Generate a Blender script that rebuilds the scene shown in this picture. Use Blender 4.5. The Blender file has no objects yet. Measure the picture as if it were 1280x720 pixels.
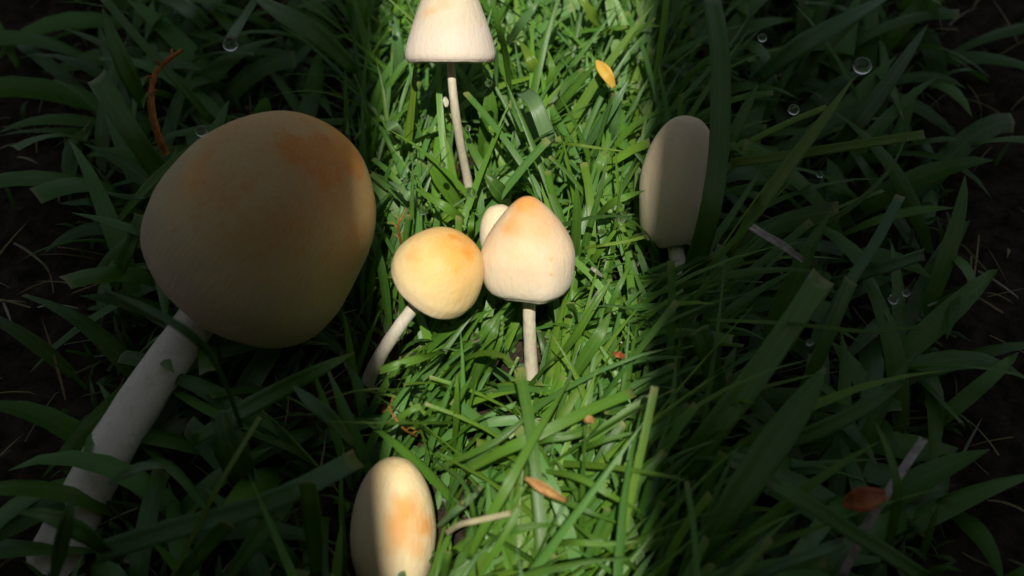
import bpy, bmesh, math, random
import numpy as np
from mathutils import Vector, Matrix, noise

random.seed(11)
rng = np.random.default_rng(11)
R = math.radians
SC = bpy.context.scene
COL = SC.collection

# ------------------------------------------------------------------ camera
FOVV, PITCH, DIST = R(24), R(45), 0.53
LOOK = Vector((0, 0, 0.03))
VIEW = Vector((0, math.cos(PITCH), -math.sin(PITCH)))
RIGHT = Vector((1, 0, 0))
UP = Vector((0, math.sin(PITCH), math.cos(PITCH)))
CAM = LOOK - VIEW * DIST
FPX = 360 / math.tan(FOVV / 2)
cd = bpy.data.cameras.new('camera')
cam = bpy.data.objects.new('camera', cd)
COL.objects.link(cam)
cam.location = CAM
cam.rotation_euler = (math.pi / 2 - PITCH, 0, 0)
cd.sensor_fit = 'HORIZONTAL'
cd.sensor_width = 36
cd.lens = 18 / (640 / FPX)
cd.clip_start = 0.005
cd.clip_end = 200
cd.dof.use_dof = True
cd.dof.focus_distance = 0.53
cd.dof.aperture_fstop = 9.0
SC.camera = cam

# ------------------------------------------------------------------ world, sun, exposure
SUN_EL = R(55)
w = bpy.data.worlds.new('World')
SC.world = w
w.use_nodes = True
nt = w.node_tree
bg = nt.nodes['Background']
sky = nt.nodes.new('ShaderNodeTexSky')
sky.sky_type = 'NISHITA'
sky.sun_disc = False
sky.sun_elevation = SUN_EL
sky.sun_rotation = R(180)
hs = nt.nodes.new('ShaderNodeHueSaturation')          # thin bright cloud: whiter than a clear sky
hs.inputs['Saturation'].default_value = 0.5
nt.links.new(sky.outputs[0], hs.inputs['Color'])
nt.links.new(hs.outputs[0], bg.inputs[0])
bg.inputs[1].default_value = 0.05
ld = bpy.data.lights.new('sun', 'SUN')
ld.energy = 4.6
ld.angle = R(0.5)
ld.color = (1.0, 0.95, 0.86)
sun = bpy.data.objects.new('sun', ld)
COL.objects.link(sun)
sun.rotation_euler = (math.pi / 2 - SUN_EL, 0, 0)     # shines from behind the viewer (-y) forwards and down
sun.rotation_euler = Vector((0, -math.cos(SUN_EL), math.sin(SUN_EL))).to_track_quat('Z', 'Y').to_euler()
SC.view_settings.view_transform = 'Standard'
SC.view_settings.look = 'None'
SC.view_settings.exposure = 0.25
SC.view_settings.gamma = 1.0


# ------------------------------------------------------------------ helpers
def P(px, py, z):
    """point of the photograph (1280x720 pixels) at height z"""
    d = VIEW * FPX + RIGHT * (px - 640) + UP * (360 - py)
    return CAM + d * ((z - CAM.z) / d.z)


def PY(px, py, y):
    d = VIEW * FPX + RIGHT * (px - 640) + UP * (360 - py)
    return CAM + d * ((y - CAM.y) / d.y)


def proj(p):
    """numpy (n,3) -> px, py, depth"""
    q = p - np.array(CAM)
    dep = q @ np.array(VIEW)
    return 640 + (q @ np.array(RIGHT)) / dep * FPX, 360 - (q @ np.array(UP)) / dep * FPX, dep


def tag(o, label=None, cat=None, group=None, kind=None):
    if label: o['label'] = label
    if cat: o['category'] = cat
    if group: o['group'] = group
    if kind: o['kind'] = kind
    return o


def obj(name, verts, faces, mat, parent=None, smooth=True, uvs=None, cols=None):
    me = bpy.data.meshes.new(name)
    me.from_pydata([tuple(v) for v in verts], [], faces)
    me.materials.append(mat)
    if smooth: me.polygons.foreach_set('use_smooth', [True] * len(me.polygons))
    li = np.zeros(len(me.loops), dtype=np.int32); me.loops.foreach_get('vertex_index', li)
    if uvs is not None:
        lay = me.uv_layers.new(name='UVMap')
        lay.data.foreach_set('uv', np.asarray(uvs, dtype=np.float32)[li].ravel())
    if cols is not None:
        a = me.color_attributes.new('tint', 'FLOAT_COLOR', 'POINT')
        a.data.foreach_set('color', np.asarray(cols, dtype=np.float32).ravel())
    me.update()
    o = bpy.data.objects.new(name, me)
    COL.objects.link(o)
    if parent: o.parent = parent
    return o


def empty(name, loc):
    o = bpy.data.objects.new(name, None)
    COL.objects.link(o)
    o.location = loc
    o.empty_display_size = 0.01
    return o


class NT:
    def __init__(s, name):
        s.m = bpy.data.materials.new(name)
        s.m.use_nodes = True
        s.t = s.m.node_tree
        s.t.nodes.clear()
        s.out = s.n('ShaderNodeOutputMaterial')

    def n(s, t, **kw):
        nd = s.t.nodes.new(t)
        for k, v in kw.items():
            if k.startswith('i_'):
                nd.inputs[k[2:].replace('_', ' ')].default_value = v
            else:
                setattr(nd, k, v)
        return nd

    def l(s, a, b): s.t.links.new(a, b)

    def ramp(s, fac, stops, interp='LINEAR'):
        r = s.n('ShaderNodeValToRGB')
        r.color_ramp.interpolation = interp
        e = r.color_ramp.elements
        while len(e) < len(stops): e.new(0.5)
        for i, (p, c) in enumerate(stops):
            e[i].position = p
            e[i].color = (c[0], c[1], c[2], 1) if not isinstance(c, (int, float)) else (c, c, c, 1)
        s.l(fac, r.inputs[0])
        return r.outputs[0]

    def noise(s, vec, scale, detail=3, rough=0.5):
        nn = s.n('ShaderNodeTexNoise')
        nn.inputs['Scale'].default_value = scale
        nn.inputs['Detail'].default_value = detail
        nn.inputs['Roughness'].default_value = rough
        if vec is not None: s.l(vec, nn.inputs['Vector'])
        return nn.outputs['Fac']

    def mix(s, fac, a, b, mode='MIX'):
        m = s.n('ShaderNodeMix', data_type='RGBA', blend_type=mode)
        for sock, v in ((0, fac), (6, a), (7, b)):
            if hasattr(v, 'is_output') or hasattr(v, 'links'):
                s.l(v, m.inputs[sock])
            else:
                m.inputs[sock].default_value = v if isinstance(v, (int, float)) else (v[0], v[1], v[2], 1)
        return m.outputs[2]

    def math(s, op, a, b=None):
        m = s.n('ShaderNodeMath', operation=op)
        for i, v in enumerate((a, b)):
            if v is None: continue
            if isinstance(v, (int, float)): m.inputs[i].default_value = v
            else: s.l(v, m.inputs[i])
        return m.outputs[0]


# ------------------------------------------------------------------ materials
def mat_blade(name, rough=0.36, trans=0.42, spec=0.6):
    k = NT(name)
    at = k.n('ShaderNodeAttribute', attribute_name='tint')
    tc = k.n('ShaderNodeTexCoord')
    sx = k.n('ShaderNodeSeparateXYZ'); k.l(tc.outputs['UV'], sx.inputs[0])
    u, v = sx.outputs[0], sx.outputs[1]
    # veins run along the blade
    wv = k.math('SINE', k.math('MULTIPLY', u, 62.0))
    veins = k.math('MULTIPLY_ADD', wv, 0.5); veins.node.inputs[2].default_value = 0.5
    mid = k.math('ABSOLUTE', k.math('SUBTRACT', u, 0.5))
    midrib = k.ramp(mid, [(0.0, 1.0), (0.09, 0.0)])
    cmb = k.n('ShaderNodeCombineXYZ')
    k.l(k.math('MULTIPLY', u, 3.0), cmb.inputs[0]); k.l(k.math('MULTIPLY', v, 5.0), cmb.inputs[1])
    geo = k.n('ShaderNodeObjectInfo')
    blot = k.noise(tc.outputs['Object'], 260, 3, 0.6)
    c = at.outputs['Color']
    c = k.mix(k.math('MULTIPLY', veins, 0.34), c, (0.02, 0.06, 0.01))
    c = k.mix(k.math('MULTIPLY', midrib, 0.28), c, (0.20, 0.34, 0.10))
    c = k.mix(k.ramp(blot, [(0.35, 0.0), (0.75, 0.35)]), c, (0.16, 0.22, 0.03))
    # the small end piece dries to straw
    tip = k.ramp(v, [(0.955, 0.0), (0.99, 0.6)])
    c = k.mix(k.math('MULTIPLY', tip, 1.0), c, (0.32, 0.30, 0.10))
    bs = k.n('ShaderNodeBsdfPrincipled')
    k.l(c, bs.inputs['Base Color'])
    bs.inputs['Roughness'].default_value = rough
    bs.inputs['Specular IOR Level'].default_value = spec
    tr = k.n('ShaderNodeBsdfTranslucent')
    k.l(k.mix(0.45, c, (0.12, 0.26, 0.01)), tr.inputs[0])
    ms = k.n('ShaderNodeMixShader'); ms.inputs[0].default_value = trans
    k.l(bs.outputs[0], ms.inputs[1]); k.l(tr.outputs[0], ms.inputs[2])
    bp = k.n('ShaderNodeBump'); bp.inputs['Strength'].default_value = 0.35; bp.inputs['Distance'].default_value = 0.0002
    k.l(veins, bp.inputs['Height']); k.l(bp.outputs[0], bs.inputs['Normal'])
    k.l(ms.outputs[0], k.out.inputs[0])
    return k.m


def mat_cap(name, pale, warm, orange, k_or=1.0, seed=0.0, low=0.1, high=0.8, stain=(0.72, 0.30, 0.05)):
    """generated z of the cap runs 0 at the rim to 1 at the apex"""
    k = NT(name)
    tc = k.n('ShaderNodeTexCoord')
    mp = k.n('ShaderNodeMapping'); mp.inputs['Location'].default_value = (seed, seed * 1.7, 0)
    k.l(tc.outputs['Object'], mp.inputs[0])
    sx = k.n('ShaderNodeSeparateXYZ'); k.l(tc.outputs['Generated'], sx.inputs[0])
    n1 = k.noise(mp.outputs[0], 55, 3, 0.55)
    n2 = k.noise(mp.outputs[0], 140, 4, 0.6)
    n3 = k.noise(mp.outputs[0], 1400, 3, 0.6)
    z = k.math('ADD', sx.outputs[2], k.math('MULTIPLY', k.math('SUBTRACT', n1, 0.5), 0.9))
    c = k.ramp(z, [(low, pale), ((low + high) / 2, warm), (high, [a * 0.5 + b * 0.5 for a, b in zip(warm, orange)]), (min(1, high + 0.25), orange)])
    blot = k.ramp(n2, [(0.56, 0.0), (0.70, 0.55 * k_or)])
    zz = k.ramp(sx.outputs[2], [(0.15, 0.0), (0.7, 1.0)])
    c = k.mix(k.math('MULTIPLY', blot, zz), c, orange)
    c = k.mix(k.math('MULTIPLY', n3, 0.14), c, (0.55, 0.42, 0.26))
    # faint radial fibres
    mp2 = k.n('ShaderNodeMapping'); mp2.inputs['Scale'].default_value = (1, 1, 0.12)
    k.l(tc.outputs['Object'], mp2.inputs[0])
    fib = k.noise(mp2.outputs[0], 700, 3, 0.6)
    c = k.mix(k.ramp(fib, [(0.45, 0.0), (0.8, 0.25)]), c, (0.62, 0.50, 0.34))
    speck = k.noise(mp.outputs[0], 900, 2, 0.5)
    c = k.mix(k.ramp(speck, [(0.72, 0.0), (0.78, 0.5)]), c, (0.36, 0.22, 0.10))
    # stains of orange juice and handling marks, each at its own place on the cap
    warp = k.n('ShaderNodeTexNoise'); warp.inputs['Scale'].default_value = 130; warp.inputs['Detail'].default_value = 3
    k.l(mp.outputs[0], warp.inputs['Vector'])
    wv = k.n('ShaderNodeVectorMath', operation='MULTIPLY_ADD')
    k.l(warp.outputs['Color'], wv.inputs[0]); wv.inputs[1].default_value = (0.010, 0.010, 0.010)
    k.l(tc.outputs['Object'], wv.inputs[2])
    for i in range(5):
        ds = k.n('ShaderNodeVectorMath', operation='DISTANCE'); k.l(wv.outputs[0], ds.inputs[0]); ds.name = 'stain_pos_%d' % i
        ds.inputs[1].default_value = (9, 9, 9)
        dv = k.math('DIVIDE', ds.outputs['Value'], 0.004); dv.node.name = 'stain_rad_%d' % i
        am = k.math('MULTIPLY', k.ramp(dv, [(0.15, 1.0), (1.0, 0.0)], 'EASE'), 0.8); am.node.name = 'stain_amt_%d' % i
        c = k.mix(am, c, stain)
    bs = k.n('ShaderNodeBsdfPrincipled')
    k.l(c, bs.inputs['Base Color'])
    bs.inputs['Roughness'].default_value = 0.62
    bs.inputs['Specular IOR Level'].default_value = 0.25
    bs.inputs['Subsurface Weight'].default_value = 0.55
    bs.inputs['Subsurface Radius'].default_value = (1.0, 0.6, 0.3)
    bs.inputs['Subsurface Scale'].default_value = 0.003
    bp = k.n('ShaderNodeBump'); bp.inputs['Strength'].default_value = 0.65; bp.inputs['Distance'].default_value = 0.0009
    hh = k.math('ADD', k.math('MULTIPLY', fib, 0.5), k.math('MULTIPLY', n2, 0.8))
    k.l(hh, bp.inputs['Height']); k.l(bp.outputs[0], bs.inputs['Normal'])
    k.l(bs.outputs[0], k.out.inputs[0])
    return k.m


def mat_stem(name, base=(0.76, 0.69, 0.52)):
    k = NT(name)
    tc = k.n('ShaderNodeTexCoord')
    mp = k.n('ShaderNodeMapping'); mp.inputs['Scale'].default_value = (1, 1, 0.1)
    k.l(tc.outputs['Object'], mp.inputs[0])
    f = k.noise(mp.outputs[0], 1500, 3, 0.6)
    g = k.noise(tc.outputs['Object'], 220, 4, 0.6)
    c = k.mix(k.ramp(f, [(0.35, 0.0), (0.7, 0.45)]), base, (0.50, 0.40, 0.25))
    c = k.mix(k.ramp(g, [(0.5, 0.0), (0.75, 0.4)]), c, (0.42, 0.32, 0.17))
    bs = k.n('ShaderNodeBsdfPrincipled')
    k.l(c, bs.inputs['Base Color'])
    bs.inputs['Roughness'].default_value = 0.6
    bs.inputs['Subsurface Weight'].default_value = 0.3
    bs.inputs['Subsurface Scale'].default_value = 0.002
    bp = k.n('ShaderNodeBump'); bp.inputs['Strength'].default_value = 0.5; bp.inputs['Distance'].default_value = 0.0003
    k.l(f, bp.inputs['Height']); k.l(bp.outputs[0], bs.inputs['Normal'])
    k.l(bs.outputs[0], k.out.inputs[0])
    return k.m


def mat_noisy(name, c1, c2, scale, rough=0.9, bump=0.5, dist=0.001, spec=0.3, stretch=(1, 1, 1)):
    k = NT(name)
    tc = k.n('ShaderNodeTexCoord')
    mp = k.n('ShaderNodeMapping'); mp.inputs['Scale'].default_value = stretch
    k.l(tc.outputs['Object'], mp.inputs[0])
    f = k.noise(mp.outputs[0], scale, 5, 0.65)
    bs = k.n('ShaderNodeBsdfPrincipled')
    k.l(k.ramp(f, [(0.35, c1), (0.68, c2)]), bs.inputs['Base Color'])
    bs.inputs['Roughness'].default_value = rough
    bs.inputs['Specular IOR Level'].default_value = spec
    bp = k.n('ShaderNodeBump'); bp.inputs['Strength'].default_value = bump; bp.inputs['Distance'].default_value = dist
    k.l(f, bp.inputs['Height']); k.l(bp.outputs[0], bs.inputs['Normal'])
    k.l(bs.outputs[0], k.out.inputs[0])
    return k.m


def mat_water():
    k = NT('water_drop')
    bs = k.n('ShaderNodeBsdfPrincipled')
    bs.inputs['Base Color'].default_value = (1, 1, 1, 1)
    bs.inputs['Roughness'].default_value = 0.0
    bs.inputs['IOR'].default_value = 1.33
    bs.inputs['Transmission Weight'].default_value = 1.0
    tr = k.n('ShaderNodeBsdfTransparent')
    ms = k.n('ShaderNodeMixShader'); ms.inputs[0].default_value = 0.25
    k.l(bs.outputs[0], ms.inputs[1]); k.l(tr.outputs[0], ms.inputs[2])
    k.l(ms.outputs[0], k.out.inputs[0])
    return k.m


M_BLADE = mat_blade('blade_of_grass')
M_DRY = mat_blade('dry_blade', rough=0.6, trans=0.2, spec=0.25)
M_SOIL = mat_noisy('soil', (0.010, 0.008, 0.005), (0.055, 0.040, 0.026), 120, 0.95, 1.0, 0.004, 0.1)
M_WOOD = mat_noisy('weathered_wood', (0.10, 0.075, 0.05), (0.20, 0.15, 0.10), 14, 0.8, 0.6, 0.003, 0.2, (6, 6, 0.4))
M_TWIG = mat_noisy('withered_stalk', (0.22, 0.07, 0.015), (0.42, 0.17, 0.04), 300, 0.7, 0.6, 0.0006)
M_GREY = mat_noisy('grey_straw', (0.20, 0.17, 0.13), (0.42, 0.38, 0.32), 300, 0.7, 0.6, 0.0006)
M_RUST = mat_noisy('rust_leaf', (0.22, 0.05, 0.015), (0.38, 0.12, 0.03), 260, 0.7, 0.6, 0.0006)
M_BROWN = mat_noisy('brown_leaf', (0.28, 0.13, 0.035), (0.55, 0.34, 0.13), 320, 0.65, 0.8, 0.0008)
M_ORANGE = mat_noisy('orange_leaf', (0.42, 0.30, 0.04), (0.65, 0.30, 0.05), 90, 0.6, 0.4, 0.0006)
M_SEED = mat_noisy('seed', (0.5, 0.48, 0.36), (0.7, 0.68, 0.55), 300, 0.6, 0.3, 0.0003)
M_WATER = mat_water()
M_GILL = mat_noisy('gills', (0.30, 0.20, 0.12), (0.42, 0.30, 0.18), 200, 0.8, 0.3, 0.0003)

# greens in linear RGB, as a leaf would measure
GREENS = np.array([
    (0.070, 0.185, 0.018), (0.095, 0.235, 0.020), (0.130, 0.290, 0.024), (0.075, 0.205, 0.035),
    (0.105, 0.260, 0.050), (0.170, 0.310, 0.024), (0.045, 0.130, 0.014), (0.125, 0.290, 0.070)]) * np.array([0.98, 1.10, 1.0])

# ------------------------------------------------------------------ light from behind: added unseen screen of boards, shades both sides
FY = -0.90


def box(x0, x1, y0, y1, z0, z1):
    v = [(x, y, z) for x in (x0, x1) for y in (y0, y1) for z in (z0, z1)]
    f = [(0, 1, 3, 2), (4, 6, 7, 5), (0, 4, 5, 1), (2, 3, 7, 6), (0, 2, 6, 4), (1, 5, 7, 3)]
    return v, f


shade_screen = empty('added_shade_screen', (0, FY, 0))  # added out of view to block the sun except for a central strip
tag(shade_screen, 'added unseen screen of upright boards with one open gap, shading both sides of the lawn', 'shade_screen')


def gap_half(h):
    """inner edges of the two boards at the gap: they lean apart towards the top to shape the lit strip"""
    return 0.0385 + (h - 1.10) * 0.0500


for s in (-1, 1):
    for i in range(12):
        top = 1.95 + 0.02 * math.sin(i * 2.3 + s)
        wd = 0.145
        z0 = 0.02
        if i == 0:
            xa0, xa1 = gap_half(z0), gap_half(top)
            xb = 0.215
            q = [(xa0, z0), (xb, z0), (xb, top), (xa1, top)]
        else:
            xa = 0.203 + (i - 1) * 0.133
            q = [(xa, z0), (xa + wd, z0), (xa + wd, top), (xa, top)]
        yo = 0.0105 if i % 2 else -0.0105
        v = [(s * x, yo - 0.010, z) for x, z in q] + [(s * x, yo + 0.010, z) for x, z in q]
        f = [(0, 1, 2, 3), (7, 6, 5, 4), (0, 4, 5, 1), (1, 5, 6, 2), (2, 6, 7, 3), (3, 7, 4, 0)]
        b = obj('shade_board', v, f, M_WOOD, shade_screen, smooth=False)
for z in (0.35,):
    v, f = box(-1.85, 1.85, -0.070, -0.0225, z, z + 0.08)
    obj('rail', v, f, M_WOOD, shade_screen, smooth=False)
for x in (-1.3, 1.3):
    v, f = box(x - 0.045, x + 0.045, -0.163, -0.073, -0.3, 1.9)
    obj('post', v, f, M_WOOD, shade_screen, smooth=False)

# ------------------------------------------------------------------ ground
def ground():
    nx, ny = 150, 170
    X = np.linspace(-0.45, 0.45, nx); Y = np.linspace(-0.42, 0.60, ny)
    v, f = [], []
    for j, y in enumerate(Y):
        for i, x in enumerate(X):
            e = min(1, min(i, nx - 1 - i, j, ny - 1 - j) / 8)
            z = 0.004 * noise.noise(Vector((x * 30, y * 30, 0))) + 0.004 * noise.noise(Vector((x * 110, y * 110, 3))) + 0.002 * noise.noise(Vector((x * 320, y * 320, 9)))
            v.append((x, y, z * e))
    for j in range(ny - 1):
        for i in range(nx - 1):
            a = j * nx + i
            f.append((a, a + 1, a + nx + 1, a + nx))
    n = len(v)
    # ring to the far distance, same sheet
    cor = [0, nx - 1, nx * ny - 1, nx * (ny - 1)]
    v += [(-60, -60, 0), (60, -60, 0), (60, 60, 0), (-60, 60, 0)]
    edges = [list(range(0, nx)), [nx - 1 + nx * j for j in range(ny)], [nx * ny - 1 - i for i in range(nx)], [nx * (ny - 1) - nx * j for j in range(ny)]]
    for k_ in range(4):
        e = edges[k_]
        f.append(tuple([n + k_, n + (k_ + 1) % 4] + e[::-1]))
    o = obj('ground', v, f, M_SOIL)
    tag(o, kind='structure')


ground()

# ------------------------------------------------------------------ mushrooms
PROTECT = []     # (px, py, rx, ry, depth) discs in front of which no filler blade may pass


def frame_axis(ax):
    ax = ax.normalized()
    return ax.to_track_quat('Z', 'Y').to_matrix().to_4x4()


def catmull(pts, n):
    P_ = [pts[0] * 2 - pts[1]] + pts + [pts[-1] * 2 - pts[-2]]
    out = []
    m = len(pts) - 1
    for i in range(n + 1):
        t = i / n * m
        k_ = min(int(t), m - 1); t -= k_
        a, b_, c_, d_ = P_[k_:k_ + 4]
        out.append(0.5 * ((2 * b_) + (c_ - a) * t + (2 * a - 5 * b_ + 4 * c_ - d_) * t * t + (3 * b_ - a - 3 * c_ + d_) * t ** 3))
    return out


def lathe(prof, nseg, wob, seed, flat=0.0):
    v, f = [], []
    for i, (r, z) in enumerate(prof):
        for s in range(nseg):
            a = 2 * math.pi * s / nseg
            d = 1 + wob * noise.noise(Vector((math.cos(a) * 1.3 + seed, math.sin(a) * 1.3, z * 40))) * 1.6
            d += flat * math.cos(a * 2 + seed)
            zz = z + 0.9 * wob * prof[0][1] * noise.noise(Vector((math.cos(a) * 1.9 + seed, math.sin(a) * 1.9, 4.0))) * (1 - z / prof[0][1])
            v.append((r * d * math.cos(a), r * d * math.sin(a), zz))
    for i in range(len(prof) - 1):
        for s in range(nseg):
            a, b = i * nseg + s, i * nseg + (s + 1) % nseg
            f.append((a, a + nseg, b + nseg, b))
    return v, f


def profile(W, H, kind):
    """from the apex down to the rim, then a little inwards; z=0 is the rim plane"""
    K = {
        'bell': [(0, 1), (.16, .985), (.38, .90), (.63, .76), (.86, .59), (.985, .44), (1, .30), (.975, .15), (.90, .05), (.76, 0)],
        'cone': [(0, 1), (.27, .975), (.47, .87), (.63, .70), (.79, .48), (.93, .26), (1, .10), (.985, .03), (.94, 0)],
        'dome': [(0, 1), (.40, .95), (.70, .80), (.90, .57), (1, .30), (.99, .15), (.95, .04), (.87, 0)],
        'egg': [(0, 1), (.35, .97), (.65, .86), (.88, .68), (1, .45), (.975, .25), (.86, .08), (.74, 0)]}[kind]
    c = catmull([Vector((a, b, 0)) for a, b in K], 34)
    pr = [(max(p.x, 0.004) * W / 2, min(p.y, 1) * H) for p in c]
    r, z = pr[-1]
    # rolled rim
    pr += [(r * 0.985, z - 0.012 * H), (r * 0.95, z - 0.014 * H), (r * 0.90, z + 0.01 * H), (r * 0.80, z + 0.05 * H)]
    return pr


def mushroom(name, label, W, H, kind, centre, axis, base, mcap, mstem, rs, seed, wob=0.02, bend=Vector((0, 0, 0)), lump=None, group='pale mushrooms standing in the lawn', top_z=None):
    """centre = middle of the cap's height on its axis; stem bends from base to rim"""
    axis = axis.normalized()
    root = empty(name, base)
    tag(root, label, 'mushroom', group)
    Mx = Matrix.Translation(centre - Vector(base)) @ frame_axis(axis) @ Matrix.Translation((0, 0, -H / 2))
    v, f = lathe(profile(W, H, kind), 56, wob, seed)
    cap = obj('cap', v, f, mcap, root)
    cap.matrix_local = Mx
    if lump:
        for vert in cap.data.vertices:
            d = lump(vert.co)
            vert.co += d
    # gills: thin radial plates under the cap
    gv, gf = [], []
    n = 40
    r1 = profile(W, H, kind)[-1][0] * 1.02
    for i in range(n):
        a = 2 * math.pi * i / n
        da = math.pi / n * 0.55
        q = []
        for rr, zz in ((rs * 0.9, 0.30 * H), (r1, 0.03 * H)):
            for sgn in (-1, 1):
                q.append((rr * math.cos(a + sgn * da), rr * math.sin(a + sgn * da), zz + 0.02 * H))
        q2 = [(rs * 0.9 * math.cos(a), rs * 0.9 * math.sin(a), 0.18 * H), (r1 * math.cos(a), r1 * math.sin(a), 0.012 * H)]
        b0 = len(gv)
        gv += q + q2
        gf += [(b0, b0 + 4, b0 + 5, b0 + 2), (b0 + 1, b0 + 3, b0 + 5, b0 + 4)]
    g = obj('gills', gv, gf, M_GILL, root, smooth=False)
    g.matrix_local = Mx
    # stem
    top = centre - axis * (H * 0.30) - Vector(base)
    p0 = Vector((0, 0, -0.006)); p3 = top
    L = p3.length
    p1 = Vector((0, 0, L * 0.4)) * 0.35 + p3 * 0.33 * 0.65 + bend
    p2 = p3 - axis * L * 0.33
    sv, sf = [], []
    ns, nr = 36, 18
    for i in range(ns + 1):
        t = i / ns
        c = p0 * (1 - t) ** 3 + p1 * 3 * t * (1 - t) ** 2 + p2 * 3 * t * t * (1 - t) + p3 * t ** 3
        dt = (p1 - p0) * 3 * (1 - t) ** 2 + (p2 - p1) * 6 * t * (1 - t) + (p3 - p2) * 3 * t * t
        q = dt.normalized().to_track_quat('Z', 'Y')
        r = rs * (1.16 - 0.24 * t + 0.35 * max(0, 0.12 - t) / 0.12)
        for s in range(nr):
            a = 2 * math.pi * s / nr
            rr = r * (1 + 0.07 * noise.noise(Vector((math.cos(a), math.sin(a), t * 14 + seed))))
            sv.append(c + q @ Vector((math.cos(a) * rr, math.sin(a) * rr, 0)))
    for i in range(ns):
        for s in range(nr):
            a, b = i * nr + s, i * nr + (s + 1) % nr
            sf.append((a, b, b + nr, a + nr))
    obj('stem', sv, sf, mstem, root)
    # keep filler grass off the cap and the visible stem
    V = np.array([np.array((root.matrix_basis @ Mx) @ vv.co) for vv in cap.data.vertices])
    V = V if top_z is None else V
    x, y, d = proj(V)
    PROTECT.append(('cap', (x.min() + x.max()) / 2, (y.min() + y.max()) / 2, (x.max() - x.min()) / 2 + 1, (y.max() - y.min()) / 2 + 1, d.min() + 0.004))
    S = np.array([np.array(Vector(base) + vv) for vv in sv])
    x, y, d = proj(S)
    for i in range(0, ns, 2):
        sl = slice(i * nr, i * nr + nr)
        PROTECT.append(('stem', x[sl].mean(), y[sl].mean(), rs * FPX / d[sl].mean() + 5, rs * FPX / d[sl].mean() * 0.8 + 2, d[sl].mean(), i / ns * (0.12 if rs > 0.003 else 1)))
    return root


def stains(root, mat, items):
    """items: (px, py, radius in px, amount); each becomes a place on the cap's own surface"""
    cap = [c_ for c_ in root.children if c_.name.startswith('cap')][0]
    Mw = root.matrix_basis @ cap.matrix_basis
    L = np.array([tuple(v.co) for v in cap.data.vertices])
    Wd = np.array([tuple(Mw @ v.co) for v in cap.data.vertices])
    x, y, d = proj(Wd)
    front = d < np.median(d)
    for i, (px, py, rr, am) in enumerate(items):
        q = (x - px) ** 2 + (y - py) ** 2 + np.where(front, 0, 1e6)
        j = int(q.argmin())
        nd = mat.node_tree.nodes
        nd['stain_pos_%d' % i].inputs[1].default_value = tuple(L[j] + 0.005)
        nd['stain_rad_%d' % i].inputs[1].default_value = rr * d[j] / FPX
        nd['stain_amt_%d' % i].inputs[1].default_value = am


def cvec(r, u, t):
    """direction given as right / up in view / towards the viewer"""
    return RIGHT * r + UP * u - VIEW * t


PALE, WARM, ORG = (0.80, 0.74, 0.62), (0.82, 0.68, 0.42), (0.74, 0.36, 0.08)
cap_a = mat_cap('cap_cream_peak', (0.69, 0.61, 0.47), (0.71, 0.54, 0.34), (0.72, 0.38, 0.11), 0.5, 0.3, 0.2, 0.95)
cap_b = mat_cap('cap_yellow', (0.70, 0.55, 0.34), (0.74, 0.56, 0.25), (0.76, 0.40, 0.08), 0.5, 2.1, 0.05, 0.85)
cap_c = mat_cap('cap_whitish', (0.64, 0.56, 0.46), (0.62, 0.53, 0.38), (0.60, 0.46, 0.28), 0.4, 4.2, 0.3, 1.0)
cap_d = mat_cap('cap_ochre', (0.74, 0.58, 0.34), (0.76, 0.62, 0.36), (0.74, 0.56, 0.28), 0.8, 6.6, 0.05, 0.9)
cap_e_shaded = mat_cap('cap_big_shaded', (0.42, 0.32, 0.20), (0.50, 0.39, 0.17), (0.58, 0.23, 0.03), 1.0, 8.2, 0.1, 0.92)  # cap colours darkened to deepen the shade on this mushroom
cap_f = mat_cap('cap_narrow', (0.74, 0.62, 0.48), (0.76, 0.64, 0.44), (0.6, 0.45, 0.26), 0.3, 9.9, 0.1, 0.95)
st_a = mat_stem('stem_cream')
st_b = mat_stem('stem_white', (0.70, 0.66, 0.54))


def at_depth(px, py, dep):
    return CAM + VIEW * dep + RIGHT * ((px - 640) / FPX * dep) + UP * ((360 - py) / FPX * dep)


S_ = lambda px, dep: px * dep / FPX     # pixels at a depth -> metres

# right of the pair in the middle: pointed cream cap
b = P(666, 474, 0.0); c = PY(660, 305, b.y + 0.006); d = (c - CAM).dot(VIEW)
m_a = mushroom('mushroom', 'cream bell shaped mushroom with pointed orange peak, right of the touching pair', S_(118, d), S_(122, d), 'bell', c, cvec(-0.02, 1, 0.36), b, cap_a, st_a, S_(8.2, d), 1.0, 0.045, Vector((-0.001, 0, 0)))
# left of the pair: round cap turned to the viewer
b = P(452, 486, 0.0); d2 = d - 0.006; c = at_depth(556, 331, d2)
m_b = mushroom('mushroom', 'round yellow mushroom leaning on a slanting white stem, left of the touching pair', S_(118, d2), S_(84, d2), 'dome', c, cvec(0.50, 0.66, 0.62), b, cap_b, st_b, S_(8.5, d2), 2.0, 0.025)
# small one hiding behind the peak
b = P(622, 380, 0.0); c = at_depth(627, 292, d + 0.026)
mushroom('mushroom', 'small white mushroom half hidden behind the cream cap with the orange peak', S_(60, d), S_(78, d), 'egg', c, cvec(-0.18, 1, 0.2), b, cap_f, st_a, S_(5, d), 3.0, 0.02)
# top
b = P(590, 246, 0.0); c = PY(563, 21, b.y + 0.0); d3 = (c - CAM).dot(VIEW)
m_c = mushroom('mushroom', 'pale beige conical mushroom on a tall thin stem at the far side', S_(113, d3), S_(110, d3), 'cone', c, cvec(0.0, 1, 0.15), b, cap_c, st_a, S_(5.6, d3), 4.0, 0.018, Vector((-0.002, 0, 0.0)))
# bottom
b = P(470, 830, 0.0); c = at_depth(492, 650, 0.47); d4 = 0.47
m_d = mushroom('mushroom', 'ochre stained egg shaped mushroom nearest the viewer', S_(108, d4), S_(164, d4), 'egg', c, cvec(0.05, 1, 0.30), b, cap_d, st_b, S_(8, d4), 5.0, 0.02)
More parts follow.
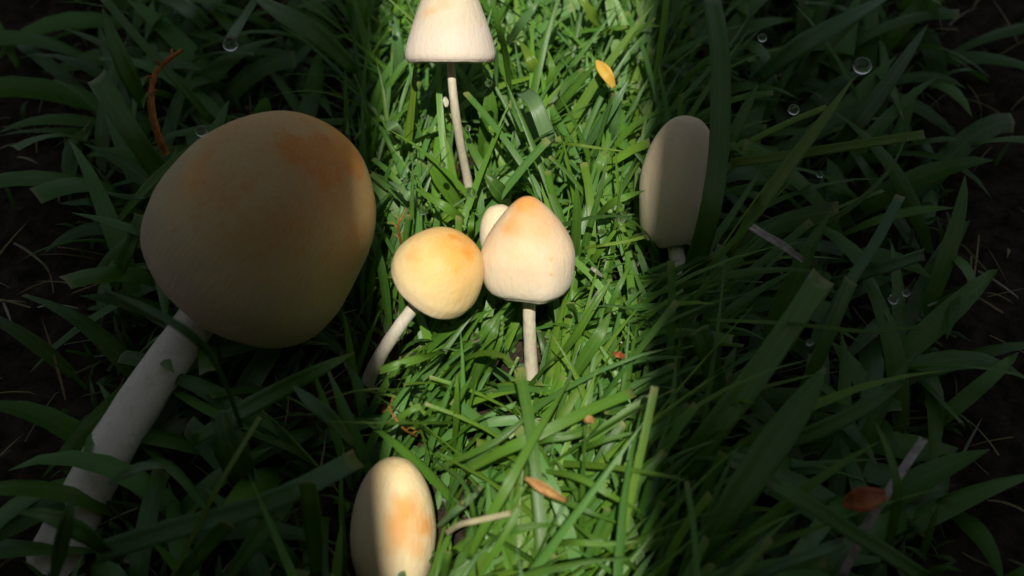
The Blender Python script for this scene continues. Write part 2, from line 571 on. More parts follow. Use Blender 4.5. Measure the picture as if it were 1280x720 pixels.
# big one in the shade on the left
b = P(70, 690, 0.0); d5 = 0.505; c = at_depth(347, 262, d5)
m_e = mushroom('mushroom', 'huge dull mushroom in deep shade with a thick leaning stem', S_(276, d5), S_(248, d5), 'dome', c, cvec(0.60, 0.70, 0.50), b, cap_e_shaded, st_b, S_(27, d5), 6.0, 0.02)
# narrow one in the shade on the right
b = P(868, 425, 0.0); d6 = 0.555; c = at_depth(850, 222, d6)
mushroom('mushroom', 'closed egg shaped greyish mushroom in the shade behind a broad upright blade', S_(98, d6), S_(158, d6), 'egg', c, cvec(0.10, 1, 0.42), b, cap_f, st_b, S_(10, d6), 7.0, 0.06)


stains(m_a, cap_a, [(658, 250, 34, 0.8), (638, 280, 26, 0.6), (691, 322, 8, 0.5), (692, 341, 5, 0.6), (668, 278, 40, 0.3)])
stains(m_b, cap_b, [(573, 299, 13, 0.9), (583, 318, 16, 0.85), (588, 302, 28, 0.5), (514, 322, 17, 0.35), (548, 305, 22, 0.2)])
stains(m_c, cap_c, [(536, 18, 14, 0.35), (552, 6, 18, 0.25), (600, 30, 10, 0.15)])
stains(m_d, cap_d, [(508, 642, 34, 0.8), (532, 656, 24, 0.85), (500, 672, 34, 0.6), (524, 690, 24, 0.45)])
stains(m_e, cap_e_shaded, [(428, 172, 34, 0.95), (440, 200, 34, 0.6), (245, 225, 48, 0.4), (400, 150, 46, 0.3)])

# ------------------------------------------------------------------ single blades, leaves and stalks that stand out


def blade(name, label, pts, wpx, tint, cat='grass blade', group=None, tip='point', mat=None, fold=0.22, roll=0.0, thick=0.00022):
    """pts: (px, py, z) from the tip to the root; wpx: greatest width in photograph pixels"""
    mat = mat or M_BLADE
    wp = [P(x, y, z) for x, y, z in pts]
    n = 18
    cs = catmull(wp[::-1], n)      # root -> tip
    root = cs[0].copy()
    dep = sum((c_ - CAM).dot(VIEW) for c_ in cs) / len(cs)
    W = wpx * dep / FPX
    verts, faces, uvs, cols = [], [], [], []
    sd = random.random() * 50
    face = Vector((0.25 * math.sin(sd), -0.55, 0.8)).normalized()
    for i, c_ in enumerate(cs):
        t = i / n
        tg = (cs[min(n, i + 1)] - cs[max(0, i - 1)]).normalized()
        side = tg.cross(face).normalized()
        nrm = side.cross(tg).normalized()
        a = roll + 0.5 * noise.noise(Vector((t * 2.0 + sd, 0, 0)))
        s2 = side * math.cos(a) + nrm * math.sin(a)
        n2 = nrm * math.cos(a) - side * math.sin(a)
        if tip == 'point': wd = min(1, 0.55 + t * 1.4) * (1 - t ** 3.2) ** 0.9 + 0.012
        elif tip == 'leaf': wd = math.sin(math.pi * (0.06 + 0.93 * t)) ** 0.7 + 0.01
        elif tip == 'cut': wd = min(1, 0.6 + t * 1.2) * (1 - 0.12 * t)
        else: wd = 1.0
        wd *= 1 + 0.07 * noise.noise(Vector((t * 9 + sd, 5, 0)))
        h = W * wd / 2
        for u in (-1, -0.5, 0, 0.5, 1):
            jag = tg * (0.25 * W * noise.noise(Vector((u * 3 + sd, 1, 1)))) if (tip == 'cut' and i == n) else Vector((0, 0, 0))
            verts.append(c_ + s2 * h * u - n2 * (fold * h * (1 - abs(u) ** 1.5)) + jag - root)
            uvs.append((0.5 + u * 0.5, t))
            g = 1 + 0.12 * noise.noise(Vector((t * 3 + sd, u, 7)))
            cols.append((tint[0] * g, tint[1] * g, tint[2] * g, 1))
    for i in range(n):
        for k_ in range(4):
            a = i * 5 + k_
            faces.append((a, a + 1, a + 6, a + 5))
    o = obj(name, verts, faces, mat, uvs=uvs, cols=cols)
    o.location = root
    sm = o.modifiers.new('thickness', 'SOLIDIFY'); sm.thickness = thick; sm.offset = 0
    tag(o, label, cat, group, 'thing')
    return o


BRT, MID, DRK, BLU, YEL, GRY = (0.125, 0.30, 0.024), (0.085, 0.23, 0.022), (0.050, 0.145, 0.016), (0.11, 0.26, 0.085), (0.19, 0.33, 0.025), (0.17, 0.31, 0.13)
GB = 'separate grass blades'
H = [
    # name-less rows: label, points tip->root, width, tint, tip
    ('short pale flat topped blade folded over, left of the orange leaf', [(653, 113, .062), (668, 128, .066), (684, 168, .056), (690, 181, .050)], 21, GRY, 'cut'),
    ('yellow green upright blade under the left rim of the far conical cap', [(520, 72, .066), (517, 110, .055), (511, 165, .035), (507, 212, .015)], 13, YEL, 'point'),
    ('dark long blade passing the right rim of the far conical cap', [(610, -20, .10), (622, 30, .085), (633, 75, .06), (640, 150, .02)], 10, MID, 'point'),
    ('narrow bluish blade just right of the tall thin stem', [(622, 55, .07), (619, 100, .05), (612, 160, .025), (606, 205, .01)], 9, BLU, 'point'),
    ('broad dark green blade standing right of the tall thin stem', [(612, 108, .055), (612, 140, .045), (608, 175, .03), (604, 215, .01)], 23, MID, 'leaf'),
    ('broad light leaf leaning left at the foot of the tall thin stem', [(535, 193, .05), (548, 218, .042), (566, 245, .03), (585, 275, .015)], 22, BRT, 'leaf'),
    ('dark glossy blade arching over the foot of the tall thin stem', [(577, 156, .055), (590, 185, .052), (610, 220, .045), (634, 252, .03)], 12, MID, 'point'),
    ('long blade slanting down left below the orange leaf', [(748, 77, .06), (724, 103, .05), (700, 130, .038), (676, 150, .02)], 11, MID, 'point'),
    ('light blade slanting beside the far right fork of blades', [(787, 98, .06), (768, 130, .052), (748, 160, .04), (722, 200, .02)], 15, BLU, 'point'),
    ('short upright blue green blade at the far right', [(770, 118, .055), (771, 140, .045), (766, 165, .035), (762, 190, .02)], 13, BLU, 'cut'),
    ('thin nearly level blade below the folded pale blade', [(786, 190, .048), (755, 186, .050), (720, 181, .050), (690, 178, .04)], 4, YEL, 'point'),
    ('thin upright stalk of grass right of the folded pale blade', [(711, 163, .055), (703, 190, .045), (690, 225, .03), (680, 250, .01)], 4, BRT, 'point'),
    ('flat topped bright blade above the cream cap, right side', [(757, 192, .05), (745, 212, .045), (730, 235, .03), (712, 262, .012)], 14, BRT, 'cut'),
    ('bluish blade above right of the far conical cap', [(676, -4, .07), (662, 16, .065), (645, 38, .055), (630, 62, .03)], 13, BLU, 'point'),
    ('light green folded blade between far cap and orange leaf', [(650, 52, .055), (662, 72, .055), (672, 95, .045), (678, 130, .02)], 14, YEL, 'leaf'),
    ('broad yellow green blade at the far top edge right', [(722, -8, .06), (735, 10, .055), (748, 28, .045), (765, 45, .02)], 15, YEL, 'leaf'),
    ('bright blade right of the stem of the far conical cap', [(684, 60, .06), (690, 85, .055), (686, 110, .045), (676, 145, .02)], 10, BRT, 'point'),
    ('grey green broad blade left edge below the far cap', [(493, 15, .06), (496, 45, .055), (500, 85, .04), (505, 120, .02)], 16, BLU, 'point'),
    ('pale curled leaf at the left edge level with the thin stem foot', [(482, 152, .05), (492, 160, .052), (500, 178, .04), (503, 205, .015)], 18, GRY, 'leaf'),
    ('tall upright blade touching the right side of the cream cap', [(720, 230, .075), (721, 262, .065), (719, 310, .045), (713, 372, .012)], 13, MID, 'point'),
    ('slender blade with a water drop on its tip, right of the pair', [(776, 279, .058), (760, 300, .052), (742, 324, .042), (716, 352, .02)], 8, BRT, 'point'),
    ('arched light blade at the right above the drop tipped blade', [(806, 238, .05), (785, 245, .055), (762, 256, .05), (738, 280, .03)], 10, BRT, 'point'),
    ('thin level straw green stalk right of the cream cap', [(806, 296, .052), (782, 302, .053), (755, 306, .052), (728, 310, .045)], 4.5, YEL, 'strip'),
    ('broad leaf with blunt point right of the cream mushroom stem', [(763, 391, .058), (748, 420, .054), (729, 450, .045), (705, 490, .028)], 17, MID, 'leaf'),
    ('long bright blade slanting down to the cream mushroom stem', [(765, 348, .06), (745, 378, .055), (722, 415, .045), (693, 455, .025)], 12, BRT, 'point'),
    ('narrow blade crossing above the broad blunt leaf', [(792, 323, .055), (778, 350, .052), (765, 378, .045), (752, 410, .03)], 8, MID, 'point'),
    ('short cut stub of grass just right of the cream cap rim', [(712, 379, .052), (717, 390, .046), (721, 402, .036), (725, 418, .02)], 12, MID, 'cut'),
    ('long blade running down left from under the cream cap', [(642, 373, .052), (620, 398, .050), (600, 420, .045), (560, 452, .03)], 10, MID, 'point'),
    ('wide blade left of the cream mushroom stem', [(626, 392, .052), (616, 420, .048), (600, 455, .036), (580, 500, .012)], 14, MID, 'point'),
    ('slim blade beside the wide blade under the cream cap', [(630, 400, .05), (624, 430, .045), (610, 465, .03), (600, 500, .012)], 8, BRT, 'point'),
    ('level blade under the white slanting stem', [(474, 463, .048), (500, 455, .050), (530, 446, .048), (556, 438, .035)], 12, BRT, 'strip'),
    ('grey green blade at the left above the round yellow cap', [(484, 226, .05), (500, 235, .054), (515, 248, .052), (520, 262, .04)], 11, GRY, 'point'),
    ('long light blade above the round yellow cap', [(515, 233, .052), (540, 248, .054), (565, 264, .050), (590, 284, .035)], 13, BRT, 'point'),
    ('dark broad leaf behind the tip of the cream cap', [(607, 218, .055), (618, 232, .052), (630, 246, .045), (645, 270, .02)], 22, DRK, 'leaf'),
    ('upright blade left of the small hidden white cap', [(592, 262, .05), (590, 275, .045), (588, 290, .04), (590, 310, .02)], 8, BRT, 'point'),
    ('longest bright blade crossing the lower lawn diagonally', [(716, 467, .068), (690, 510, .072), (663, 555, .070), (632, 612, .064), (602, 664, .052), (586, 700, .04)], 13, BRT, 'point'),
    ('wide blade with pale midrib slanting under the longest blade', [(792, 490, .056), (738, 512, .058), (678, 541, .056), (628, 564, .05), (580, 590, .035)], 15, BRT, 'cut'),
    ('slender arched blade above the wide blade with midrib', [(692, 497, .055), (660, 520, .056), (623, 550, .052), (582, 570, .045), (540, 588, .03)], 9, MID, 'point'),
    ('nearly level blade at the right edge of the lower lawn', [(806, 538, .052), (770, 546, .053), (740, 556, .048), (712, 572, .03)], 8, MID, 'point'),
    ('long arched blade in the lower right above the brown leaf', [(806, 642, .045), (765, 620, .055), (720, 596, .056), (676, 588, .045)], 9, BRT, 'point'),
    ('long blade running right from under the brown leaf', [(778, 656, .045), (738, 640, .052), (695, 622, .05), (655, 610, .038)], 10, MID, 'point'),
    ('flat blade with cut tip in the lower centre near the straw', [(650, 632, .06), (636, 660, .056), (618, 690, .05), (598, 724, .04)], 9, BRT, 'cut'),
    ('dewy blade between the ochre cap and the longest blade', [(606, 604, .05), (590, 622, .052), (570, 638, .05), (546, 660, .035)], 9, GRY, 'point'),
    ('thin dark blade bending down right of the ochre cap', [(535, 570, .05), (556, 584, .056), (578, 602, .058), (590, 632, .055), (597, 680, .04)], 6, DRK, 'point'),
    ('level arched blade along the bottom right of the ochre cap', [(708, 658, .045), (672, 657, .05), (637, 664, .048), (600, 686, .03)], 9, MID, 'point'),
    ('narrow upright blade above the ochre cap', [(571, 466, .062), (571, 495, .055), (570, 530, .04), (566, 568, .015)], 8, BRT, 'point'),
    ('bright pointed blade left above the ochre cap', [(526, 507, .055), (508, 516, .053), (490, 530, .045), (474, 545, .03)], 9, BRT, 'cut'),
    ('slanting blade left of the narrow upright blade', [(590, 470, .055), (612, 470, .03), (545, 560, .03)][:1] + [(578, 490, .05), (562, 520, .04), (548, 548, .02)], 8, MID, 'point'),
    ('light blade beneath the wide midrib blade', [(736, 536, .052), (710, 545, .052), (680, 548, .05), (650, 560, .035)], 13, MID, 'cut'),
    ('short upright blade at the bottom left of the straw', [(560, 690, .06), (556, 705, .055), (553, 730, .04)], 11, MID, 'cut'),
    ('bottom right blade sweeping up left', [(700, 640, .04), (735, 668, .048), (770, 690, .045), (800, 716, .03)], 8, MID, 'point'),
    ('blade sweeping level below the brown leaf at right', [(802, 676, .048), (760, 680, .05), (715, 678, .048), (680, 684, .03)], 9, BRT, 'point'),
    # shade at the left
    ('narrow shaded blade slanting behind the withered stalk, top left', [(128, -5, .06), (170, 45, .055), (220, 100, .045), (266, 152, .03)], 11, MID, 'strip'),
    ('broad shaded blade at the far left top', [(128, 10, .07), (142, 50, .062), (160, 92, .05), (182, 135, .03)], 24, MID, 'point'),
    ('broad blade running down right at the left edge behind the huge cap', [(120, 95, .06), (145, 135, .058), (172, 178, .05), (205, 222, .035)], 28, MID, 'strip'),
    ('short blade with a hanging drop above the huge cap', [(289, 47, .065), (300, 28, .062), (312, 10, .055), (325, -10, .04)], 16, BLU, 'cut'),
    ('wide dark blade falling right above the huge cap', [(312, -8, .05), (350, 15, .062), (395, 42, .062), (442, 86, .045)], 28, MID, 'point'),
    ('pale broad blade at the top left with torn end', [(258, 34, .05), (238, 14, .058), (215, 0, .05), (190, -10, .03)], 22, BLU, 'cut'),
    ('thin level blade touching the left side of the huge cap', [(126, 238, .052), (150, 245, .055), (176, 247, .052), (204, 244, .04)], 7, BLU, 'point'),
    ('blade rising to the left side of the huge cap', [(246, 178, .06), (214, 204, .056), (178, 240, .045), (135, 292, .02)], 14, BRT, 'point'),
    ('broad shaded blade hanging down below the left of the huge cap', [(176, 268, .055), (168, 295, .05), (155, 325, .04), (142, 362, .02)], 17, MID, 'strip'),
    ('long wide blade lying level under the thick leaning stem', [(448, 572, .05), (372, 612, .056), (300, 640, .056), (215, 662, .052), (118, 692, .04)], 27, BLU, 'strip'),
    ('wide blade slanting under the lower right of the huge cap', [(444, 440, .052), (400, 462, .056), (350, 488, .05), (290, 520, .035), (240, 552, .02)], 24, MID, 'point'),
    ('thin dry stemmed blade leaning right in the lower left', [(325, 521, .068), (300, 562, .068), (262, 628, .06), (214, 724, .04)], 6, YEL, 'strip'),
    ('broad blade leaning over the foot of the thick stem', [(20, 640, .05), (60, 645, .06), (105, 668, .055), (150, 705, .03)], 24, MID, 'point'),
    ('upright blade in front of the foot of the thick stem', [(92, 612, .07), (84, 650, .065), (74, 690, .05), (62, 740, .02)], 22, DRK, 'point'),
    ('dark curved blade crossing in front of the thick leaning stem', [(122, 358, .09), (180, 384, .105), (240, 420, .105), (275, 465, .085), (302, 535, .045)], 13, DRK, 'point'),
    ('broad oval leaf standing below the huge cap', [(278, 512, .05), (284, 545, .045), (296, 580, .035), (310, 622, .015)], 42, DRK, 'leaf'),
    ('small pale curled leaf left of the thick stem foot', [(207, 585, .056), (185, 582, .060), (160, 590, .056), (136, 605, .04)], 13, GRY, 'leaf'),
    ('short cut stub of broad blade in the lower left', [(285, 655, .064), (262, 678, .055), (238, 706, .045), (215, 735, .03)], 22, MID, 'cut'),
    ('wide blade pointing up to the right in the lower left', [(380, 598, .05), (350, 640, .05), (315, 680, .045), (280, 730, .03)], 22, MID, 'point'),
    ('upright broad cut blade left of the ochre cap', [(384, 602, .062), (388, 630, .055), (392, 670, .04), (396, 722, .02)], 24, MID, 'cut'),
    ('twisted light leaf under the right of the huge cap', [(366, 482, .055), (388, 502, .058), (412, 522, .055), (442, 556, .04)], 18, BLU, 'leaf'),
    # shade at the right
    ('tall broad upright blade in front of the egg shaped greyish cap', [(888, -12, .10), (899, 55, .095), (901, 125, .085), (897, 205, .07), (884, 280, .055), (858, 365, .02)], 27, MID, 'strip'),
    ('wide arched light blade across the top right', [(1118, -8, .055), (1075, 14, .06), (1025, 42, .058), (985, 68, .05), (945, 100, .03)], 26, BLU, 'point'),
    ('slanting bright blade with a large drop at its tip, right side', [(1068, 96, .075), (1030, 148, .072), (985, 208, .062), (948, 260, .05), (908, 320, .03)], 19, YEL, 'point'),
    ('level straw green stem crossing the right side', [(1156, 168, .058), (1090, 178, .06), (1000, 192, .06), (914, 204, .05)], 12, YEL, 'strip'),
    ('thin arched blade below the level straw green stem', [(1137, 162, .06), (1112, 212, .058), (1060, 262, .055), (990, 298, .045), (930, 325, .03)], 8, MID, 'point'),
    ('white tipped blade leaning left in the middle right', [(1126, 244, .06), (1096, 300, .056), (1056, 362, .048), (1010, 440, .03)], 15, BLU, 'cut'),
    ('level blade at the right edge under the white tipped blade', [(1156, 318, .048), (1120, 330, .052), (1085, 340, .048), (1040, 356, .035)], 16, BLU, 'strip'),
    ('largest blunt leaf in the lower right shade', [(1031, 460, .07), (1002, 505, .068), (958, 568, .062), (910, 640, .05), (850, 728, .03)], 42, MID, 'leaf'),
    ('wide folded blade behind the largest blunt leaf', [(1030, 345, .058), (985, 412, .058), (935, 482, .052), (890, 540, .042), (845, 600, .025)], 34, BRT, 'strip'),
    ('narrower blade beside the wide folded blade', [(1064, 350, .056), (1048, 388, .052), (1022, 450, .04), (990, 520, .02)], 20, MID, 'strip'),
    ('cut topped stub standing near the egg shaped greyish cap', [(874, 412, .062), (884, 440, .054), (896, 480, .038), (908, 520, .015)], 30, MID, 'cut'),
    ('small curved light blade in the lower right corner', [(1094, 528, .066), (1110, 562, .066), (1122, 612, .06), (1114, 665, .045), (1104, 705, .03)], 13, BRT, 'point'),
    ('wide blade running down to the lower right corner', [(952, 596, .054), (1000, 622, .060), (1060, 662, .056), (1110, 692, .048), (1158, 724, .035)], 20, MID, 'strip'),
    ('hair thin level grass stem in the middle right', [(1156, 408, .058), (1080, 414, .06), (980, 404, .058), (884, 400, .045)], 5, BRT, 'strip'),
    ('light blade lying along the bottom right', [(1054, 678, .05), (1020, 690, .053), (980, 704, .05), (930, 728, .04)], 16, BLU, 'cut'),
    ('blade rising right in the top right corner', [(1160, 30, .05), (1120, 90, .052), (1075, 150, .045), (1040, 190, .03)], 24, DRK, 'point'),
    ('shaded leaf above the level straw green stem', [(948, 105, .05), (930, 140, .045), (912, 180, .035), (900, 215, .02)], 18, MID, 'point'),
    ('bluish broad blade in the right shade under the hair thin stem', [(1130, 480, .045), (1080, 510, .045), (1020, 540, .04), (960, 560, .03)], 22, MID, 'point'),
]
for row in H:
    lab, pts, wd, tn, tp = row
    blade('blade_of_grass', lab, pts, wd, tn, group=GB, tip=tp, roll=random.uniform(-0.25, 0.25))

# dry and dead pieces
blade('dead_leaf', 'crumpled brown dead leaf lying on the lower grass', [(655, 597, .062), (672, 606, .064), (690, 617, .062), (708, 627, .057)], 14, (0.4, 0.22, 0.08), 'dead leaf', tip='leaf', mat=M_BROWN, fold=0.6, roll=0.5)
blade('dead_leaf', 'yellow leaf with orange end at the far right', [(745, 75, .06), (752, 84, .06), (760, 95, .058), (768, 110, .052)], 15, (0.5, 0.4, 0.1), 'dead leaf', tip='leaf', mat=M_ORANGE, fold=0.4)
blade('dead_leaf', 'rust red leaf scrap lying in the lower right shade', [(1052, 630, .052), (1070, 626, .056), (1090, 622, .056), (1108, 618, .05)], 30, (0.3, 0.1, 0.03), 'dead leaf', tip='leaf', mat=M_RUST, fold=0.4)
blade('dead_leaf', 'small red brown scrap right of the cream mushroom stem', [(766, 440, .05), (773, 443, .052), (782, 446, .048)], 8, (0.3, 0.1, 0.03), 'dead leaf', tip='leaf', mat=M_RUST, fold=0.4)
blade('dry_straw', 'cream coloured straw lying below the dead brown leaf', [(641, 641, .058), (600, 650, .060), (574, 656, .056), (556, 668, .045)], 7, (0.55, 0.48, 0.30), 'straw', tip='strip', mat=M_DRY)
blade('dry_straw', 'grey straw piece lying at the right below the level stem', [(938, 282, .06), (960, 296, .062), (980, 308, .060), (1004, 326, .055)], 11, (0.3, 0.27, 0.22), 'straw', tip='cut', mat=M_GREY, fold=0.5)
blade('dry_straw', 'long grey straw slanting in the lower right corner', [(1155, 548, .05), (1120, 600, .05), (1085, 655, .045), (1052, 722, .035)], 11, (0.3, 0.27, 0.22), 'straw', tip='strip', mat=M_GREY, fold=0.5)
blade('dry_straw', 'short grey straw tip beside the tall blade right of the cream cap', [(738, 334, .05), (745, 339, .051), (754, 346, .046)], 5, (0.3, 0.27, 0.22), 'straw', tip='cut', mat=M_GREY, fold=0.5)
blade('grass_seed', 'small white husk left of the tall thin stem', [(556, 121, .055), (557, 127, .053), (558, 134, .05)], 7, (0.6, 0.6, 0.45), 'seed husk', tip='leaf', mat=M_SEED, fold=0.7)
blade('grass_seed', 'tiny tan husk caught in the lower right grass', [(730, 526, .062), (736, 524, .063), (743, 527, .06)], 9, (0.5, 0.4, 0.2), 'seed husk', tip='leaf', mat=M_BROWN, fold=0.7)


def stalk(name, label, pts, rpx, mat, side=()):
    """withered stalk: bumpy tube with short side hairs"""
    wp = [P(x, y, z) for x, y, z in pts]
    cs = catmull(wp, 30)
    root = cs[0].copy()
    dep = (root - CAM).dot(VIEW)
    v, f = [], []

    def tube(c, r0, r1, sd):
        b0 = len(v)
        n = len(c) - 1
        for i, p in enumerate(c):
            tg = (c[min(n, i + 1)] - c[max(0, i - 1)]).normalized().to_track_quat('Z', 'Y')
            r = (r0 + (r1 - r0) * i / n) * (1 + 0.5 * noise.noise(Vector((i * 0.6 + sd, 0, 0))))
            for s in range(8):
                a = s * math.pi / 4
                v.append(p - root + tg @ Vector((math.cos(a) * r, math.sin(a) * r, 0)))
        for i in range(n):
            for s in range(8):
                a, b_ = b0 + i * 8 + s, b0 + i * 8 + (s + 1) % 8
                f.append((a, b_, b_ + 8, a + 8))
    tube(cs, rpx * dep / FPX, rpx * 0.5 * dep / FPX, 1)
    for i in (3, 8, 13, 18, 23, 27):
        dr = Vector((random.uniform(-1, 1), random.uniform(-0.4, 1), random.uniform(0, 1))).normalized() * random.uniform(0.003, 0.006)
        tube([cs[i] + dr * k_ / 4 + Vector((0, 0, 0.0012)) * math.sin(k_) for k_ in range(5)], rpx * 0.4 * dep / FPX, rpx * 0.1 * dep / FPX, i)
    o = obj(name, v, f, mat)
    o.location = root
    tag(o, label, 'withered stalk')


stalk('withered_stalk', 'thick orange brown withered stalk standing left of the huge cap', [(208, 192, .035), (196, 165, .045), (189, 130, .055), (192, 98, .062), (204, 80, .066), (228, 62, .07)], 5.5, M_TWIG)
stalk('withered_stalk', 'thin red brown withered stalk left of the round yellow cap', [(503, 308, .035), (499, 292, .045), (498, 280, .052), (504, 270, .056)], 1.8, M_TWIG)
stalk('withered_stalk', 'bare pinkish twig crossing the lower left near the ochre cap', [(520, 545, .03), (505, 536, .045), (492, 520, .05), (486, 508, .05)], 1.5, M_TWIG)


# ------------------------------------------------------------------ dew
def sphere(r, sq=0.9):
    bm = bmesh.new()
    bmesh.ops.create_uvsphere(bm, u_segments=20, v_segments=14, radius=r)
    for vv in bm.verts:
        vv.co.z *= sq
        vv.co *= 1 + 0.03 * noise.noise(vv.co * 900)
    me = bpy.data.meshes.new('dew_drop'); bm.to_mesh(me); bm.free()
    me.materials.append(M_WATER)
    me.polygons.foreach_set('use_smooth', [True] * len(me.polygons))
    return me


DROPS = [
    (529, 263, .048, 5, 'water drop hanging from the grey green blade above the round yellow cap'),
    (589, 241, .062, 5, 'round drop above the gap between the two touching caps'),
    (777, 271, .060, 6, 'clear drop sitting on the tip of the slender blade right of the pair'),
    (516, 298, .058, 4, 'drop at the upper left rim of the round yellow cap'),
    (751, 290, .058, 3.5, 'small drop left of the drop tipped slender blade'),
    (594, 422, .056, 5, 'drop below the round yellow cap beside the wide blade'),
    (790, 364, .056, 4.5, 'drop at the right edge level with the cream mushroom stem'),
    (611, 104, .07, 4, 'drop beside the top of the tall thin stem'),
    (530, 145, .056, 3.5, 'tiny drop under the left rim of the far cap'),
    (553, 206, .055, 3.5, 'drop left of the foot of the tall thin stem'),
    (585, 160, .060, 3.5, 'drop on the tip of the dark arching blade'),
    (508, 226, .056, 3.5, 'tiny drop at the upper left edge of the lit lawn'),
    (489, 28, .062, 3, 'tiny drop in the far left of the lit lawn'),
    (596, 612, .060, 4, 'drop on the dewy blade right of the ochre cap'),
    (576, 629, .060, 3, 'small drop lower on the dewy blade'),
    (288, 55, .064, 13, 'big drop hanging from the short blade above the huge cap'),
    (252, 164, .068, 10, 'drop resting by the upper left edge of the huge cap'),
    (1078, 82, .080, 16, 'largest drop on the slanting blade tip at the upper right'),
    (992, 137, .066, 10, 'round drop left of the largest drop in the right shade'),
    (953, 47, .066, 8, 'drop at the top right near the wide arched blade'),
    (1117, 374, .062, 9, 'left one of the drops at the right edge of the shade'),
    (1133, 366, .062, 7, 'right one of the drops at the right edge of the shade'),
    (1025, 218, .060, 6, 'small drop under the level straw green stem'),
    (1012, 428, .066, 6, 'small drop on the folded blade in the right shade'),
]
for x, y, z, r, lab in DROPS:
    lit = 478 < x < 802
    p = P(x, y, z + (0.008 if lit else 0.003))
    r *= 1.25 if lit else 0.75
    dep = (p - CAM).dot(VIEW)
    o = bpy.data.objects.new('dew_drop', sphere(r * dep / FPX))
    COL.objects.link(o)
    o.location = p
    tag(o, lab, 'dew drop', 'dew drops on the grass')


# ------------------------------------------------------------------ the sward
def field(name, label, n, xr, yr, lw, ww, colours, flow, seed, protect=True, nseg=7, cut=0.2, keep=None, cat='grass', mat=None, up=(0.15, 0.9), droop=(0.4, 1.9)):
    rg = np.random.default_rng(seed)
    x = rg.uniform(*xr, n); y = rg.uniform(*yr, n)
    if keep is not None:
        k_ = rg.random(n) < keep(x, y)
        x, y = x[k_], y[k_]
        n = len(x)
    # heading of the lean: mostly towards upper right in the near half, any in the far half
    head = flow(x, y, rg)
    L = rg.uniform(*lw, n) * (0.75 + 0.5 * rg.random(n))
    W = rg.uniform(*ww, n)
    th0 = rg.uniform(up[0], up[1], n)                  # lean from vertical at the root
    k2 = rg.uniform(droop[0], droop[1], n)             # how far it bends over
    tw0 = rg.uniform(-0.9, 0.9, n); tw1 = rg.uniform(-0.9, 0.9, n)
    yaw = rg.normal(0, 0.35, n)
    iscut = rg.random(n) < cut
    T = np.linspace(0, 1, nseg + 1)
    pos = np.stack([x, y, np.full(n, -0.002)], 1)
    C_ = [pos.copy()]; TG = []
    for i in range(nseg + 1):
        t = T[i]
        th = th0 + k2 * t ** 1.5
        hd = head + yaw * t
        tg = np.stack([np.sin(th) * np.cos(hd), np.sin(th) * np.sin(hd), np.cos(th)], 1)
        TG.append(tg)
        if i < nseg:
            pos = pos + tg * (L / nseg)[:, None]
            pos[:, 2] = np.maximum(pos[:, 2], 0.0015)
            C_.append(pos.copy())
    C_ = np.stack(C_, 1); TG = np.stack(TG, 1)          # n, seg+1, 3
    if protect:
        bad = np.zeros(n, bool)
        for i in range(nseg * 4 + 1):
            ia, fr = min(i // 4, nseg - 1), (i - 4 * min(i // 4, nseg - 1)) / 4
            px, py, dp = proj(C_[:, ia] * (1 - fr) + C_[:, ia + 1] * fr)
            for pr in PROTECT:
                q = ((px - pr[1]) / (pr[3] + (2 if pr[0] == 'cap' else 0))) ** 2 + ((py - pr[2]) / (pr[4] + 3)) ** 2 < 1
                if pr[0] == 'stem' and pr[6] < 0.15: continue
                bad |= q & (dp < pr[5] + 0.03)
        g = ~bad
        C_, TG, L, W, tw0, tw1, iscut, head = C_[g], TG[g], L[g], W[g], tw0[g], tw1[g], iscut[g], head[g]
        n = len(L)
    t = T[None, :]
    wd = np.where(iscut[:, None], np.minimum(1, 0.55 + t * 1.5) * (1 - 0.15 * t), np.minimum(1, 0.5 + t * 1.5) * (1 - t ** 3) ** 0.9 + 0.02)
    hw = W[:, None] * wd / 2
    hz = np.stack([-np.sin(head), np.cos(head), np.zeros(n)], 1)[:, None, :]
    side0 = hz - (hz * TG).sum(-1, keepdims=True) * TG
    side0 /= np.linalg.norm(side0, axis=-1, keepdims=True) + 1e-9
    nr = np.cross(side0, TG)
    a = (tw0[:, None] + (tw1 - tw0)[:, None] * t)[..., None]
    s2 = side0 * np.cos(a) + nr * np.sin(a)
    n2 = nr * np.cos(a) - side0 * np.sin(a)
    rows = []
    for u in (-1, 0, 1):
        rows.append(C_ + s2 * (hw * u)[..., None] - n2 * (hw * (0.28 if u == 0 else 0))[..., None])
    V = np.stack(rows, 2)                               # n, seg+1, 3, 3
    m = nseg + 1
    verts = V.reshape(-1, 3)
    idx = np.arange(n * m * 3).reshape(n, m, 3)
    F = np.concatenate([np.stack([idx[:, :-1, k_], idx[:, :-1, k_ + 1], idx[:, 1:, k_ + 1], idx[:, 1:, k_]], -1).reshape(-1, 4) for k_ in (0, 1)])
    uv = np.zeros((n, m, 3, 2), np.float32)
    uv[..., 0] = np.array([0, 0.5, 1])[None, None, :]
    uv[..., 1] = np.where(iscut, 1.0, 0.97)[:, None, None] * T[None, :, None]
    ci = rg.integers(0, len(colours), n)
    c = np.asarray(colours)[ci] * rg.uniform(0.75, 1.2, (n, 1))
    cc = np.ones((n, m, 3, 4), np.float32)
    # sheaths are paler at the root
    cc[..., :3] = c[:, None, None, :] * (1 + 0.15 * np.clip(0.3 - T, 0, 1)[None, :, None, None])
    me = bpy.data.meshes.new(name)
    me.vertices.add(len(verts)); me.vertices.foreach_set('co', verts.astype(np.float32).ravel())
    me.loops.add(F.size); me.loops.foreach_set('vertex_index', F.astype(np.int32).ravel())
    me.polygons.add(len(F))
    me.polygons.foreach_set('loop_start', np.arange(0, F.size, 4, dtype=np.int32))
    me.polygons.foreach_set('use_smooth', np.ones(len(F), bool))
    me.update(calc_edges=True)
    lay = me.uv_layers.new(name='UVMap')
    lay.data.foreach_set('uv', uv.reshape(-1, 2)[F.ravel()].ravel())
